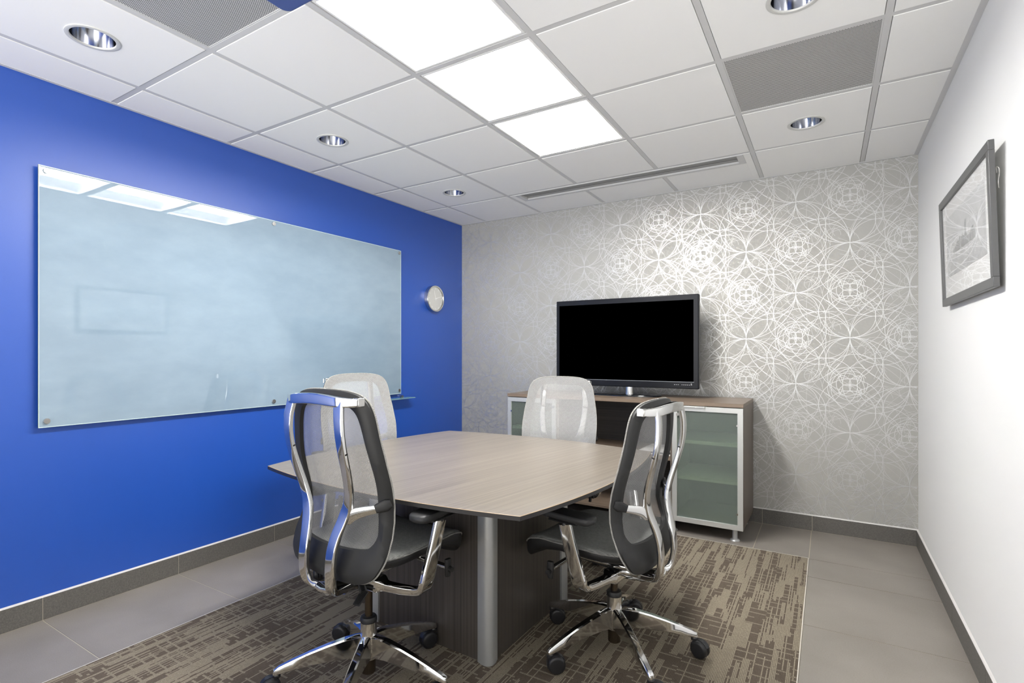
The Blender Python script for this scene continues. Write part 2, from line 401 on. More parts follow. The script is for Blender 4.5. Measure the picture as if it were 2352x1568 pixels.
# ------------------------------------------------------------------ room shell
def shell():
    # floor: grout bed + separate tiles set in it, in one mesh
    f = MB(); f.cur = 0
    f.box(XL - .1, XR + .1, YF - .1, YB + .1, -0.06, -0.0015)
    f.cur = 1
    g = 0.0020
    def rect(x0, x1, y0, y1): f.box(x0 + g, x1 - g, y0 + g, y1 - g, -0.0014, 0.0)
    CX0, CX1, CY1 = 0.31, 2.752, 2.452
    ys = [YF]; k = -0.285 - 0.607 * 3
    while k < YB - .1:
        if k > YF: ys.append(k)
        k += 0.607
    ys.append(YB)
    for a, b in zip(ys[:-1], ys[1:]):
        rect(XL, CX0, a, b)
    xs = [CX0, 0.62, 1.225, 1.832, 2.44, CX1]
    for a, b in zip(xs[:-1], xs[1:]): rect(a, b, CY1, YB)
    ys = [YF, -2.106, -1.498, -0.890, -0.282, 0.326, 0.934, 1.542, 2.155, CY1, YB]
    for a, b in zip(ys[:-1], ys[1:]): rect(CX1, XR, a, b)
    struct(f.build('floor', [M['grout'], M['floor_tile']]))
    c = MB(); c.cur = 0; c.box(CX0 + .004, CX1 - .004, YF, CY1 - .004, -0.001, 0.004)
    c.cur = 1
    c.box(CX0, CX0 + .004, YF, CY1, -0.001, 0.0045); c.box(CX1 - .004, CX1, YF, CY1, -0.001, 0.0045)
    c.box(CX0 + .004, CX1 - .004, CY1 - .004, CY1, -0.001, 0.0045)
    o = c.build('carpet', [M['carpet'], M['carpet_edge']])
    tag(o, 'brown and beige striped carpet inset in the grey tile floor under the table', 'carpet')
    # walls
    w = MB(); w.box(XL - .1, XL, YF - .1, YB + .1, -0.02, H + .15); struct(w.build('wall_left', M['blue']))
    w = MB(); w.box(XR, XR + .1, YF - .1, YB + .1, -0.02, H + .15); struct(w.build('wall_right', M['white_wall']))
    # unseen front wall behind the camera; glazed opening added to let fill light in
    ox0, ox1, oz0, oz1 = XL + .12, XR - .12, .30, 2.42
    w = MB(); w.box(XL, XR, YF - .1, YF, -0.02, oz0); w.box(XL, XR, YF - .1, YF, oz1, H + .15)
    w.box(XL, ox0, YF - .1, YF, oz0, oz1); w.box(ox1, XR, YF - .1, YF, oz0, oz1)
    struct(w.build('wall_front', M['front_wall']))
    w = MB(); fw = .04
    w.box(ox0, ox1, YF - .07, YF - .01, oz0, oz0 + fw); w.box(ox0, ox1, YF - .07, YF - .01, oz1 - fw, oz1)
    for k in range(4):
        x = ox0 + (ox1 - ox0 - fw) * k / 3; w.box(x, x + fw, YF - .07, YF - .01, oz0 + fw, oz1 - fw)
    struct(w.build('added_fill_window', M['grid']))
    L = bpy.data.lights.new('fill_light_portal', 'AREA'); L.shape = 'RECTANGLE'; L.size = ox1 - ox0; L.size_y = oz1 - oz0
    L.cycles.is_portal = True
    lo = bpy.data.objects.new('fill_light_portal', L); COL.objects.link(lo)
    lo.location = ((ox0 + ox1) / 2, YF - .08, (oz0 + oz1) / 2); lo.rotation_euler = (PI / 2, 0, 0)
    # back wall: wallpaper with its printed silver rings in the same mesh
    w = MB(); w.box(XL, XR, YB, YB + .1, -0.02, H + .15); w.cur = 1
    rnd = random.Random(11)
    cnt = [0]
    def arc(cx, cz, r, wd, a0=0, a1=2 * PI, ex=1.0, rot=0.0):
        cnt[0] += 1; y0 = YB - 0.0003 - (cnt[0] % 500) * 2e-6
        n = max(10, int((a1 - a0) * (14 + r * 110) / 2 / PI * 2))
        cr, sr = math.cos(rot), math.sin(rot)
        pin, pout = [], []
        for k in range(n + 1):
            a = a0 + (a1 - a0) * k / n
            for lst, rr in ((pin, r - wd / 2), (pout, r + wd / 2)):
                px, pz = rr * math.cos(a) * ex, rr * math.sin(a)
                lst.append((cx + px * cr - pz * sr, cz + px * sr + pz * cr))
        for k in range(n):
            q = [pin[k], pin[k + 1], pout[k + 1], pout[k]]
            mx = sum(p[0] for p in q) / 4; mz = sum(p[1] for p in q) / 4
            if not (XL + .004 < mx < XR - .004 and BH < mz < H - .002): continue
            w.add([(p[0], y0, p[1]) for p in q], [(0, 1, 2, 3)])
    S = 0.3255
    W1, W2 = 0.0030, 0.0013
    # the motif repeats, so draw its jitter once
    star = []
    for q, (dx, dz) in enumerate(((1, 0), (0, 1), (-1, 0), (0, -1))):
        for r in (0.142, 0.184):
            star.append((dx * r, dz * r, r * rnd.uniform(.98, 1.02), W1, 0, 2 * PI))
        r = 0.31; mid = q * PI / 2 + PI
        star.append((dx * r, dz * r, r, W1, mid - 1.0, mid + 1.0))
    ros = []
    for a in (PI / 4, 3 * PI / 4, 5 * PI / 4, 7 * PI / 4):
        ros.append((0.042 * math.cos(a), 0.042 * math.sin(a), 0.025, W1, 1.68, a))
    for k, (r, o_) in enumerate(((.090, .012), (.098, .030), (.106, .036), (.148, .046), (.160, .058))):
        a = k * PI / 2 + .55 + .13 * k; ros.append((o_ * math.cos(a), o_ * math.sin(a), r, W1, 1.0, 0))
    thin = []
    for k in range(8):
        thin.append((rnd.uniform(-.16, .16), rnd.uniform(-.16, .16), rnd.uniform(.035, .30), W2, rnd.uniform(0, 6.28), rnd.uniform(1.6, 5.5)))
    for k in range(7):
        thin.append((rnd.uniform(-.16, .16), rnd.uniform(-.16, .16), rnd.uniform(.4, .9), W2, rnd.uniform(0, 6.28), rnd.uniform(.4, .8)))
    for i in range(-6, 10):
        for j in range(-1, 9):
            cx = 1.027 + S * i; cz = 2.337 - S * j
            if not (XL - .3 < cx < XR + .3 and -.3 < cz < H + .3): continue
            if (i + j) % 2:
                for dx, dz, r, wd, a0, a1 in star: arc(cx + dx, cz + dz, r, wd, a0, a1)
            else:
                for dx, dz, r, wd, ex, ro in ros: arc(cx + dx, cz + dz, r, wd, .3 + dx * 20, .3 + dx * 20 + (5.9 if r > .05 else 2 * PI), ex, ro)
            s = 1 if (i % 2) else -1
            for dx, dz, r, wd, a0, da in thin: arc(cx + dx * s, cz + dz, r, wd, a0, a0 + da)
    struct(w.build('wall_back', [M['wallpaper'], M['wallpaper_line']]))
    # baseboards with grout joints and a caulk line on top
    def base(name, horiz, a0, a1, joints, pos, sgn):
        b = MB(); cuts = [a0] + sorted(j for j in joints if a0 < j < a1) + [a1]
        for p, q in zip(cuts[:-1], cuts[1:]):
            b.cur = 0
            if horiz: b.box(p + .0012, q - .0012, min(pos, pos + sgn * BT), max(pos, pos + sgn * BT), 0.002, BH - .003)
            else: b.box(min(pos, pos + sgn * BT), max(pos, pos + sgn * BT), p + .0012, q - .0012, 0.002, BH - .003)
        b.cur = 1; t = BT - .0012
        if horiz: b.box(a0, a1, min(pos, pos + sgn * t), max(pos, pos + sgn * t), 0, BH - .002)
        else: b.box(min(pos, pos + sgn * t), max(pos, pos + sgn * t), a0, a1, 0, BH - .002)
        b.cur = 2
        r = [(0, BH - .003), (BT, BH - .003), (BT - .003, BH + .0005), (0.001, BH + .004)]
        ring = lambda s_: [((s_, pos + sgn * u, z) if horiz else (pos + sgn * u, s_, z)) for u, z in r]
        b.loft([ring(a0), ring(a1)], True, True)
        struct(b.build(name, [M['base_tile'], M['grout'], M['caulk']]))
    jl = [-0.285 + 0.607 * k for k in range(-4, 6)]
    base('baseboard_left', False, YF, YB, jl, XL, 1)
    base('baseboard_right', False, YF, YB - BT, [2.93, 2.45, 1.90, 1.30, .69, .08, -.53, -1.14, -1.75, -2.36], XR, -1)
    base('baseboard_back', True, XL + BT, XR, [0.03, .64, 1.22, 1.83, 2.44, 2.757], YB, -1)
shell()

# ------------------------------------------------------------------ ceiling
LIGHTS = [(2, 0), (2, 1), (2, 2)]
VENTS = [(4, 2), (1, -1)]
DOWN = [(0, -1), (0, 1), (0, 3), (4, 1), (4, 3)]
DR = 0.079   # downlight opening radius
SLOT = (0.672, 2.381, 2.452, 2.632)
def ceiling():
    g = MB(); hb = 0.0125
    xs = [i * T for i in range(0, 6)]; ys = [j * T for j in range(-4, 5)]
    sx0, sx1, sy0, sy1 = SLOT
    zt, zb = H + .02, H
    def bar(x0, x1, y0, y1): g.box(x0, x1, y0, y1, zb, zt)
    for x in xs:
        if sx0 < x < sx1:
            bar(x - hb, x + hb, YF, sy0); bar(x - hb + .0, x + hb, sy1, YB - .02)
        else: bar(x - hb, x + hb, YF, YB - .02)
    allx = [XL] + xs + [XR]
    for y in ys:
        for a, b in zip(allx[:-1], allx[1:]):
            bar(a + (hb if a != XL else 0), b - (hb if b != XR else 0), y - hb, y + hb)
    # wall angles
    g.box(XL, XL + .02, YF, YB, H - .0035, H + .02); g.box(XR - .024, XR, YF, YB, H - .0035, H + .02)
    g.box(XL + .02, XR - .024, YB - .02, YB, H - .0035, H + .02)
    # tiles
    g.cur = 1
    zt0, drop, inset = H + .018, 0.0020, 0.0150
    def tile(x0, x1, y0, y1, ex0=0, ex1=0, ey0=0, ey1=0, hole=None):
        a0, a1, b0, b1 = x0 + inset, x1 - inset, y0 + inset, y1 - inset
        z1 = H - drop; bv = .001
        if hole is None:
            ring = lambda e, z: [(a0 + e, b0 + e, z), (a1 - e, b0 + e, z), (a1 - e, b1 - e, z), (a0 + e, b1 - e, z)]
            g.loft([ring(0, zt0), ring(0, z1 + bv), ring(bv, z1)], True, False)
            n = len(g.v); g.add(ring(bv, z1), [(0, 3, 2, 1)])
        else:
            cx, cy, r = hole; N = 48
            sq, ci = [], []
            for k in range(N):
                a = 2 * PI * k / N + PI / 4
                dx, dy = math.cos(a), math.sin(a)
                tx = ((a1 - bv - cx) if dx > 0 else (a0 + bv - cx)) / dx if abs(dx) > 1e-9 else 1e9
                ty = ((b1 - bv - cy) if dy > 0 else (b0 + bv - cy)) / dy if abs(dy) > 1e-9 else 1e9
                t = min(tx, ty); sq.append([cx + dx * t, cy + dy * t])
                ci.append((cx + r * dx, cy + r * dy))
            for cxx in (a0 + bv, a1 - bv):       # snap the nearest samples to the corners
                for cyy in (b0 + bv, b1 - bv):
                    k = min(range(N), key=lambda q: (sq[q][0] - cxx) ** 2 + (sq[q][1] - cyy) ** 2); sq[k] = [cxx, cyy]
            g.loft([[(x, y, z1) for x, y in sq], [(x, y, z1) for x, y in ci], [(x, y, z1 + .02) for x, y in ci]], True, False)
            ring = lambda e, z: [(a0 + e, b0 + e, z), (a1 - e, b0 + e, z), (a1 - e, b1 - e, z), (a0 + e, b1 - e, z)]
            g.loft([ring(0, zt0), ring(0, z1 + bv), ring(bv, z1)], True, False)
    cols = [(-1, XL - .004, 0.0)] + [(i, i * T, (i + 1) * T) for i in range(5)] + [(5, 5 * T, XR + .0)]
    rows = [(-5, YF - .004, -4 * T)] + [(j, j * T, (j + 1) * T) for j in range(-4, 4)] + [(4, 4 * T, YB + .0)]
    for i, x0, x1 in cols:
        for j, y0, y1 in rows:
            if (i, j) in LIGHTS or (i, j) in VENTS: continue
            if (i, j) in DOWN:
                tile(x0, x1, y0, y1, hole=(x0 + T / 2 + (.003 if i == 4 else -.01), y0 + T / 2, DR)); continue
            if j == 4 and 0 < i < 4 or (j == 4 and i == 1):
                # tiles behind the slot diffuser start after it
                xa, xb = x0, x1
                if i == 1 or i == 2: tile(xa if i > 1 else x0, xb, sy1 - inset + .0, y1)
                elif i == 3:
                    tile(xa, sx1 + inset, sy1 - inset, y1); 
                    a = MB()
                    tile(sx1 - inset, xb, y0, y1)
                if i == 1: tile(x0, sx0 + inset + .0, y0, sy1 + inset * 1.0) if sx0 - x0 > .04 else None
                continue
            tile(x0, x1, y0, y1)
    g.cur = 2; g.box(XL - .1, XR + .1, YF - .1, YB + .1, H + .24, H + .26)
    struct(g.build('ceiling', [M['grid'], M['tile_c'], M['void']]))
ceiling()

def troffer(j, label):
    t = thing('ceiling_light', label, 'ceiling light', (2.5 * T, (j + .5) * T, H), 0, 'square ceiling lights in a row')
    h = T / 2 - 0.0128
    b = MB()   # housing: rim, side walls and top pan
    ring = lambda e, z: [(-h + e, -h + e, z), (h - e, -h + e, z), (h - e, h - e, z), (-h + e, h - e, z)]
    b.loft([ring(0, .012), ring(.006, .001), ring(.016, .001), ring(.018, .02), ring(.018, .09)], True, False)
    b.add(ring(.018, .09), [(0, 3, 2, 1)])
    b.build('housing', M['pan'], t)
    r = MB()   # two curved wings beside the central basket
    for s in (-1, 1):
        pr = []
        for k in range(9):
            u = k / 8; pr.append((s * (h - .02 - u * (h - .135)), .018 + .062 * math.sin(u * PI / 2)))
        r.loft([[(x, -h + .02, z) for x, z in pr], [(x, h - .02, z) for x, z in pr]], False, False)
    r.build('reflector_wing', M['pan'], t, smooth=60)
    l = MB(); pr = [(.112 * math.cos(a), .078 - .050 * math.sin(a)) for a in [PI * k / 14 for k in range(15)]]
    l.loft([[(x, -h + .035, z) for x, z in pr], [(x, h - .035, z) for x, z in pr]], False, False)
    l.add([(x, -h + .035, z) for x, z in pr], [tuple(range(15))]); l.add([(x, h - .035, z) for x, z in pr], [tuple(range(15))])
    l.build('diffuser', M['lens'], t, smooth=60)
troffer(0, 'nearest of the three lit square ceiling lights, cut by the top of the photo')
troffer(1, 'middle of the three lit square ceiling lights')
troffer(2, 'farthest of the three lit square ceiling lights, nearest the wallpapered wall')

DL = ['round recessed downlight nearest the camera on the blue wall side, beside the left vent',
      'round recessed downlight above the middle of the blue wall',
      'small round recessed downlight farthest back on the blue wall side',
      'round recessed downlight cut by the top right edge of the photo',
      'round recessed downlight between the perforated vent and the wallpapered wall']
d0 = None
for (i, j), lab in zip(DOWN, DL):
    loc = (i * T + T / 2 + (.003 if i == 4 else -.01), j * T + T / 2, H - .002)
    if d0 is None:
        d0 = thing('downlight', lab, 'downlight', loc, 0, 'round recessed downlights')
        r = MB(); r.lathe([(.0925, 0.001), (.0925, -.003), (.088, -.0045), (.078, -.0035), (.076, 0), (.076, .01)], n=48); r.build('trim_ring', M['trimring'], d0, smooth=40)
        r = MB(); r.lathe([(.0762, .0), (.074, .03), (.069, .07), (.060, .11), (.052, .13)], n=48)
        r.lathe([(.052, .13), (.0005, .131)], n=48); r.build('reflector', M['cone'], d0, smooth=50)
        r = MB(); r.lathe([(.0005, .086), (.012, .088), (.020, .097), (.0205, .115), (.014, .13)], n=24); r.build('lamp', M['pan'], d0, smooth=50)
    else: dup(d0, loc, 0, lab)

v0 = None
for (i, j), lab in zip(VENTS, ['perforated metal return air vent between the two right hand downlights',
                               'perforated metal vent at the top left beside the nearest downlight']):
    loc = (i * T + T / 2, j * T + T / 2, H)
    if v0 is None:
        v0 = thing('ceiling_vent', lab, 'vent', loc, 0, 'perforated ceiling vents')
        h = T / 2 - .0128
        b = MB(); b.box(-h + .006, h - .006, -h + .006, h - .006, .003, .005); b.build('perforated_panel', M['perf'], v0)
        b = MB()
        for a in ((-h, -h + .006, -h, h), (h - .006, h, -h, h), (-h + .006, h - .006, -h, -h + .006), (-h + .006, h - .006, h - .006, h)): b.box(a[0], a[1], a[2], a[3], .001, .010)
        b.build('vent_frame', M['grid'], v0)
    else: dup(v0, loc, 0, lab)

def slot():
    x0, x1, y0, y1 = SLOT; z = H - .006
    t = thing('slot_diffuser', 'long grey linear air diffuser in the ceiling before the wallpapered wall', 'air diffuser', ((x0 + x1) / 2, (y0 + y1) / 2, z))
    hx, hy = (x1 - x0) / 2, (y1 - y0) / 2
    b = MB()
    b.box(-hx, hx, -hy, -hy + .012, 0, .03); b.box(-hx, hx, hy - .03, hy, 0, .03)
    b.box(-hx, -hx + .04, -hy + .012, hy - .03, 0, .03); b.box(hx - .04, hx, -hy + .012, hy - .03, 0, .03)
    b.build('frame', M['grid'], t)
    b = MB(); b.add([(-hx + .04, -hy + .012, .004), (hx - .04, -hy + .012, .004), (hx - .04, hy - .075, .016), (-hx + .04, hy - .075, .016)], [(0, 3, 2, 1)])
    b.box(-hx + .04, hx - .04, -hy + .012, hy - .03, .055, .06)
    b.box(-hx + .04, hx - .04, hy - .075, hy - .070, .016, .055)
    b.build('baffle', M['slot'], t)
    b = MB(); b.cyl((-hx + .041, hy - .040, .020), (hx - .041, hy - .040, .020), .010, n=14); b.build('blade', M['slot'], t, smooth=40)
slot()

# projector hanging from the ceiling, only its far corner is in frame
def projector():
    t = thing('projector', 'ceiling projector coloured with reflected wall blue, only one corner visible at the top edge', 'projector', (1.63, -0.39, 2.29))
    pl = []
    hx, hy, r = .19, .16, .03
    for cx, cy, a0 in ((hx - r, hy - r, 0), (-hx + r, hy - r, PI / 2), (-hx + r, -hy + r, PI), (hx - r, -hy + r, 3 * PI / 2)):
        for k in range(6): a = a0 + PI / 2 * k / 5; pl.append((cx + r * math.cos(a), cy + r * math.sin(a)))
    b = MB(); b.prism(pl, 0, .11); b.build('body', M['proj'], t, bevel=.008, seg=3)
    b = MB(); b.cyl((0, 0, .11), (0, 0, H - 2.29 - .009), .018); b.cyl((0, 0, H - 2.29 - .025), (0, 0, H - 2.29 - .008), .05); b.build('ceiling_mount', M['grid'], t, smooth=40)
    b = MB(); b.cyl((.06, hy - .01, .055), (.06, hy + .012, .055), .032); b.build('lens', M['black'], t, smooth=40)
projector()

# ------------------------------------------------------------------ glass board, tray, clock
def board():
    y0, y1, z0, z1 = -0.308, 2.128, 0.906, 2.130
    x = XL + .026
    t = thing('glass_board', 'large frosted pale blue glass writing board on the blue wall', 'glass board', (XL + .0015, (y0 + y1) / 2, (z0 + z1) / 2))
    cy, cz = (y0 + y1) / 2, (z0 + z1) / 2
    b = MB(); b.box(.022, .028, y0 - cy, y1 - cy, z0 - cz, z1 - cz)
    b.build('glass_panel', M['board'], t)
    e = MB(); w = .003
    for a in ((y0, y0 + w, z0, z1), (y1 - w, y1, z0, z1), (y0 + w, y1 - w, z0, z0 + w), (y0 + w, y1 - w, z1 - w, z1)):
        e.box(.0215, .0285, a[0] - cy, a[1] - cy, a[2] - cz, a[3] - cz)
    e.build('glass_edge', M['glass_edge'], t)
    for py in (-0.278, 0.908, 2.103):
        for pz in (0.936, 2.107):
            s = MB(); s.lathe([(.0005, .036), (.0125, .036), (.0135, .034), (.0135, .029), (.012, .028), (.012, 0), (.0005, 0)], n=24)
            s.xf(Matrix.Rotation(PI / 2, 4, 'Y')); s.xf(Matrix.Translation((0, py - cy, pz - cz)))
            s.build('standoff', M['steel'], t, smooth=40)
    t2 = thing('glass_shelf', 'small clear glass marker shelf under the right end of the glass board', 'shelf', (XL, 2.03, .868))
    b = MB(); b.box(.012, .095, -.21, .21, -.003, .003); b.build('glass_panel', M['shelf_glass'], t2)
    for yy in (-.12, .12):
        b = MB(); b.lathe([(.0005, .030), (.010, .030), (.010, 0), (.0005, 0)], n=20); b.xf(Matrix.Rotation(PI / 2, 4, 'Y')); b.xf(Matrix.Translation((0, yy, .0125)))
        b.build('clamp', M['steel'], t2, smooth=40)
board()

def clock():
    t = thing('wall_clock', 'round silver wall clock with white hands on the blue wall', 'clock', (XL, 2.586, 1.760))
    R = .122
    def yz(a, r): return (r * math.sin(a), r * math.cos(a))
    b = MB(); b.lathe([(R - .012, 0), (R, .001), (R, .040), (R - .002, .043), (R - .010, .043), (R - .013, .036)], n=64)
    b.xf(Matrix.Rotation(PI / 2, 4, 'Y')); b.build('case', M['steel'], t, smooth=40)
    b = MB(); b.lathe([(R - .013, .033), (.0005, .033)], n=64); b.xf(Matrix.Rotation(PI / 2, 4, 'Y')); b.build('face', M['clockface'], t)
    b = MB()
    for k in range(60):
        a = 2 * PI * k / 60; big = k % 5 == 0
        r0, r1, w = (R * .70, R * .83, .0028) if big else (R * .80, R * .83, .0010)
        c, s = math.cos(a), math.sin(a)
        q = [(-w, r0), (w, r0), (w, r1), (-w, r1)]
        b.add([(.0342, u * c + v * s, -u * s + v * c) for u, v in q], [(0, 1, 2, 3)])
    b.build('hour_marks', M['hand'], t)
    def hand(name, a, L, w, x):
        b = MB(); c, s = math.cos(a), math.sin(a); q = [(-w, -.018), (w, -.018), (w * .7, L), (-w * .7, L)]
        for x_ in (x, x + .001): b.add([(x_, u * c + v * s, -u * s + v * c) for u, v in q], [(0, 1, 2, 3)])
        b.build(name, M['hand'], t)
    hand('hour_hand', math.radians(-12), .078, .0035, .0352)
    hand('minute_hand', math.radians(74), .095, .0028, .0370)
    b = MB(); b.lathe([(.0005, .0405), (.007, .040), (.007, .034)], n=20); b.xf(Matrix.Rotation(PI / 2, 4, 'Y')); b.build('hub', M['hand'], t, smooth=40)
clock()

# ------------------------------------------------------------------ picture on the right wall
def picture():
    yc, zb = 1.545, 1.476
    t = thing('framed_picture', 'grey framed black and white city photograph on the white wall', 'picture', (XR - .013, yc, zb))
    t.rotation_euler = (0, -math.atan2(.015, .49), 0)   # leans out at the top
    hw, hh, fw, th = .457, .492, .034, .017
    b = MB()
    b.box(-th, 0, -hw, hw, 0, fw); b.box(-th, 0, -hw, hw, hh - fw, hh)
    b.box(-th, 0, -hw, -hw + fw, fw, hh - fw); b.box(-th, 0, hw - fw, hw, fw, hh - fw)
    b.build('frame', M['pframe'], t, bevel=.0015)
    b = MB(); b.box(-.008, -.006, -hw + fw - .002, hw - fw + .002, fw - .002, hh - fw + .002); b.build('mat_board', M['mat'], t)
    p = MB(); y0, y1, z0, z1 = -hw + .105, hw - .105, .125, hh - .10
    p.box(-.0088, -.008, y0, y1, z0, z1)
    pr = p.build('print', M['print'], t)
    rnd = random.Random(5)
    a = MB()
    yy = y0 + .16
    while yy < y1 - .16:
        w = rnd.uniform(.012, .03); c = 1 - abs((yy - (-.05)) / .28); h = .015 + max(0, c) ** 1.5 * rnd.uniform(.01, .09)
        a.cur = 0 if rnd.random() < .6 else 1
        a.box(-.0092, -.0088, yy, yy + w, z0 + .09, z0 + .09 + h); yy += w * rnd.uniform(.6, 1.0)
    a.build('city_towers', [M['tower'], M['tower2']], pr)
    b = MB(); b.box(-.0115, -.0105, -hw + fw - .002, hw - fw + .002, fw - .002, hh - fw + .002); b.build('glass_pane', M['pane'], t)
    b = MB()
    b.tube(smoothpath([(.002, -hw + .05, .40), (.008, -hw + .03, .385), (.004, -hw + .012, .40), (.008, -hw - .002, .39), (.010, -hw + .01, .37), (.006, -hw + .004, .35), (.009, -hw + .014, .33)]), .0011, 6)
    b.build('hanging_wire', M['white_wire'], t, smooth=60)
picture()

# ------------------------------------------------------------------ credenza
def credenza():
    x0, x1, y0, y1 = .575, 2.380, 2.512, 3.030
    zt, zb = .919, .088
    t = thing('credenza', 'long taupe sideboard with frosted glass doors against the wallpapered wall', 'sideboard', ((x0 + x1) / 2, (y0 + y1) / 2, 0))
    cx, cy = (x0 + x1) / 2, (y0 + y1) / 2
    def part(name, a, mat, parent=t, bevel=0.0008):
        b = MB(); b.box(a[0] - cx, a[1] - cx, a[2] - cy, a[3] - cy, a[4], a[5]); return b.build(name, mat, parent, bevel=bevel)
    part('top', (x0, x1, y0 - .018, y1, zt - .025, zt), M['cab_top'])
    part('side_panel', (x0, x0 + .02, y0, y1, zb, zt - .025), M['cab_side'])
    part('side_panel', (x1 - .02, x1, y0, y1, zb, zt - .025), M['cab_side'])
    part('divider', (1.022, 1.042, y0, y1 - .012, zb + .02, zt - .025), M['cab_side'])
    part('divider', (1.905, 1.925, y0, y1 - .012, zb + .02, zt - .025), M['cab_side'])
    part('bottom_panel', (x0 + .02, x1 - .02, y0, y1, zb, zb + .02), M['cab_top'])
    part('back_panel', (x0 + .02, x1 - .02, y1 - .012, y1, zb + .02, zt - .025), M['dark_wood_h'])
    part('bay_shelf', (1.042, 1.905, y0 + .02, y1 - .012, .492, .522), M['cab_top'])
    for a, b_ in ((x0 + .02, 1.022), (1.925, x1 - .02)):
        for z in (.372, .625): part('cabinet_shelf', (a, b_, y0 + .03, y1 - .012, z, z + .024), M['shelf_light'])
    for a, b_, hs in ((x0 + .004, 1.020, 1), (1.922, x1 - .002, -1)):
        f = MB(); ya, yb_, w = y0 - .018, y0 - .002, .034
        z0, z1 = zb - .002, zt - .030
        for q in ((a, b_, z0, z0 + w), (a, b_, z1 - w, z1), (a, a + w, z0 + w, z1 - w), (b_ - w, b_, z0 + w, z1 - w)):
            f.box(q[0] - cx, q[1] - cx, ya - cy, yb_ - cy, q[2], q[3])
        d = f.build('door', M['door_alu'], t, bevel=.0008)
        g = MB(); g.box(a + w - .002 - cx, b_ - w + .002 - cx, y0 - .011 - cy, y0 - .007 - cy, z0 + w - .002, z1 - w + .002); g.build('frosted_glass', M['frost'], d)
        hx = (b_ - .13) if hs > 0 else (a + .02)
        g = MB(); g.box(hx - cx, hx + .20 - cx if hs < 0 else hx + .11 - cx, ya - .012 - cy, ya - cy, z1 - .008, z1 + .002); g.build('edge_pull', M['door_alu'], d, bevel=.001)
        lx = (b_ - .018) if hs > 0 else (a + .040)
        g = MB(); g.cyl((lx - cx, ya - .008 - cy, z1 - .06), (lx - cx, ya - cy, z1 - .06), .011, n=20); g.build('lock', M['steel'], d, smooth=40)
        for zz in (z0 + .10, z1 - .12):
            hh = (a + w) if hs > 0 else (b_ - w)
            g = MB(); g.box(hh - .006 - cx, hh + .004 - cx, ya - .001 - cy, ya + .004 - cy, zz, zz + .012); g.build('hinge_cap', M['steel'], d)
    for fx in (x0 + .06, 1.03, 1.915, x1 - .060):
        for fy in (y0 + .045, y1 - .06):
            b = MB(); b.lathe([(.0005, 0), (.030, 0), (.031, .003), (.026, .010), (.0165, .014), (.0165, zb)], fx - cx, fy - cy, 28); b.build('foot', M['alu'], t, smooth=50)
    # magazines on the bay shelf
    for k, (lab, m) in enumerate((('white magazine at the bottom of the pile on the open sideboard shelf', 'paper'),
                                  ('dark covered magazine between two white ones on the sideboard shelf', 'dark_paper'),
                                  ('white magazine on top of the pile on the open sideboard shelf', 'paper'))):
        b = MB(); b.box(-.11, .11, -.15, .15, 0, .008)
        o = b.build('magazine', M[m], bevel=.001); o.location = (1.785, 2.70 + .004 * k, .5221 + .0081 * k); o.rotation_euler = (0, 0, (.0, .05, -.04)[k])
        tag(o, lab, 'magazine', 'magazines piled on the open shelf')
credenza()

def tv():
    cx, y, z0, z1, w = 1.479, 2.742, .990, 1.686, 1.144
    t = thing('television', 'large black flat screen television on the sideboard', 'television', (cx, y, .919))
    z0 -= .919; z1 -= .919; h = w / 2
    b = MB(); b.box(-h, h, .0, .05, z0, z1); b.box(-h + .15, h - .15, .05, .075, z0 + .1, z1 - .12)
    b.build('cabinet', M['bezel'], t, bevel=.006, seg=3)
    b = MB(); b.box(-h + .028, h - .036, -.0012, .001, z0 + .053, z1 - .040); b.build('screen', M['screen'], t)
    b = MB()
    for q in ((-h + .024, h - .032, z0 + .049, z0 + .053), ):
        b.box(q[0], q[1], -.0014, .0, q[2], q[3])
    b.build('screen_trim', plain('grey_trim_line', rgb(120, 124, 130), .3), t)
    for k in range(10):
        if k == 3: continue
        xx = h - .175 + k * .0135
        b = MB(); b.box(xx, xx + .007, -.0016, 0, z0 + .028, z0 + .031); b.build('button_mark', M['mark'], t)
    b = MB(); b.box(h - .055, h - .048, -.0016, 0, z0 + .034, z0 + .040); b.build('power_light', M['mark'], t)
    b = MB(); b.lathe([(.032, .012), (.030, .03), (.030, z0 + .02)], .045, .035, 28); b.build('stand_neck', M['chrome'], t, smooth=50)
    # base: rounded trapezoid plate
    pts = []
    outline = [(-.20, -.045), (.0, -.062), (.20, -.045), (.27, .0), (.28, .10), (.22, .20), (0, .225), (-.22, .20), (-.28, .10), (-.27, .0)]
    out = smoothpath(outline + [outline[0]], 5)[:-1]
    b = MB()
    rings = [[(x * s, .08 + (yy - .08) * s, z) for x, yy in out] for s, z in ((1, .0), (1.0, .006), (.985, .010), (.9, .0125), (.3, .0145))]
    b.loft(rings, True, True); b.build('stand_base', M['tvglass'], t, smooth=35)
tv()

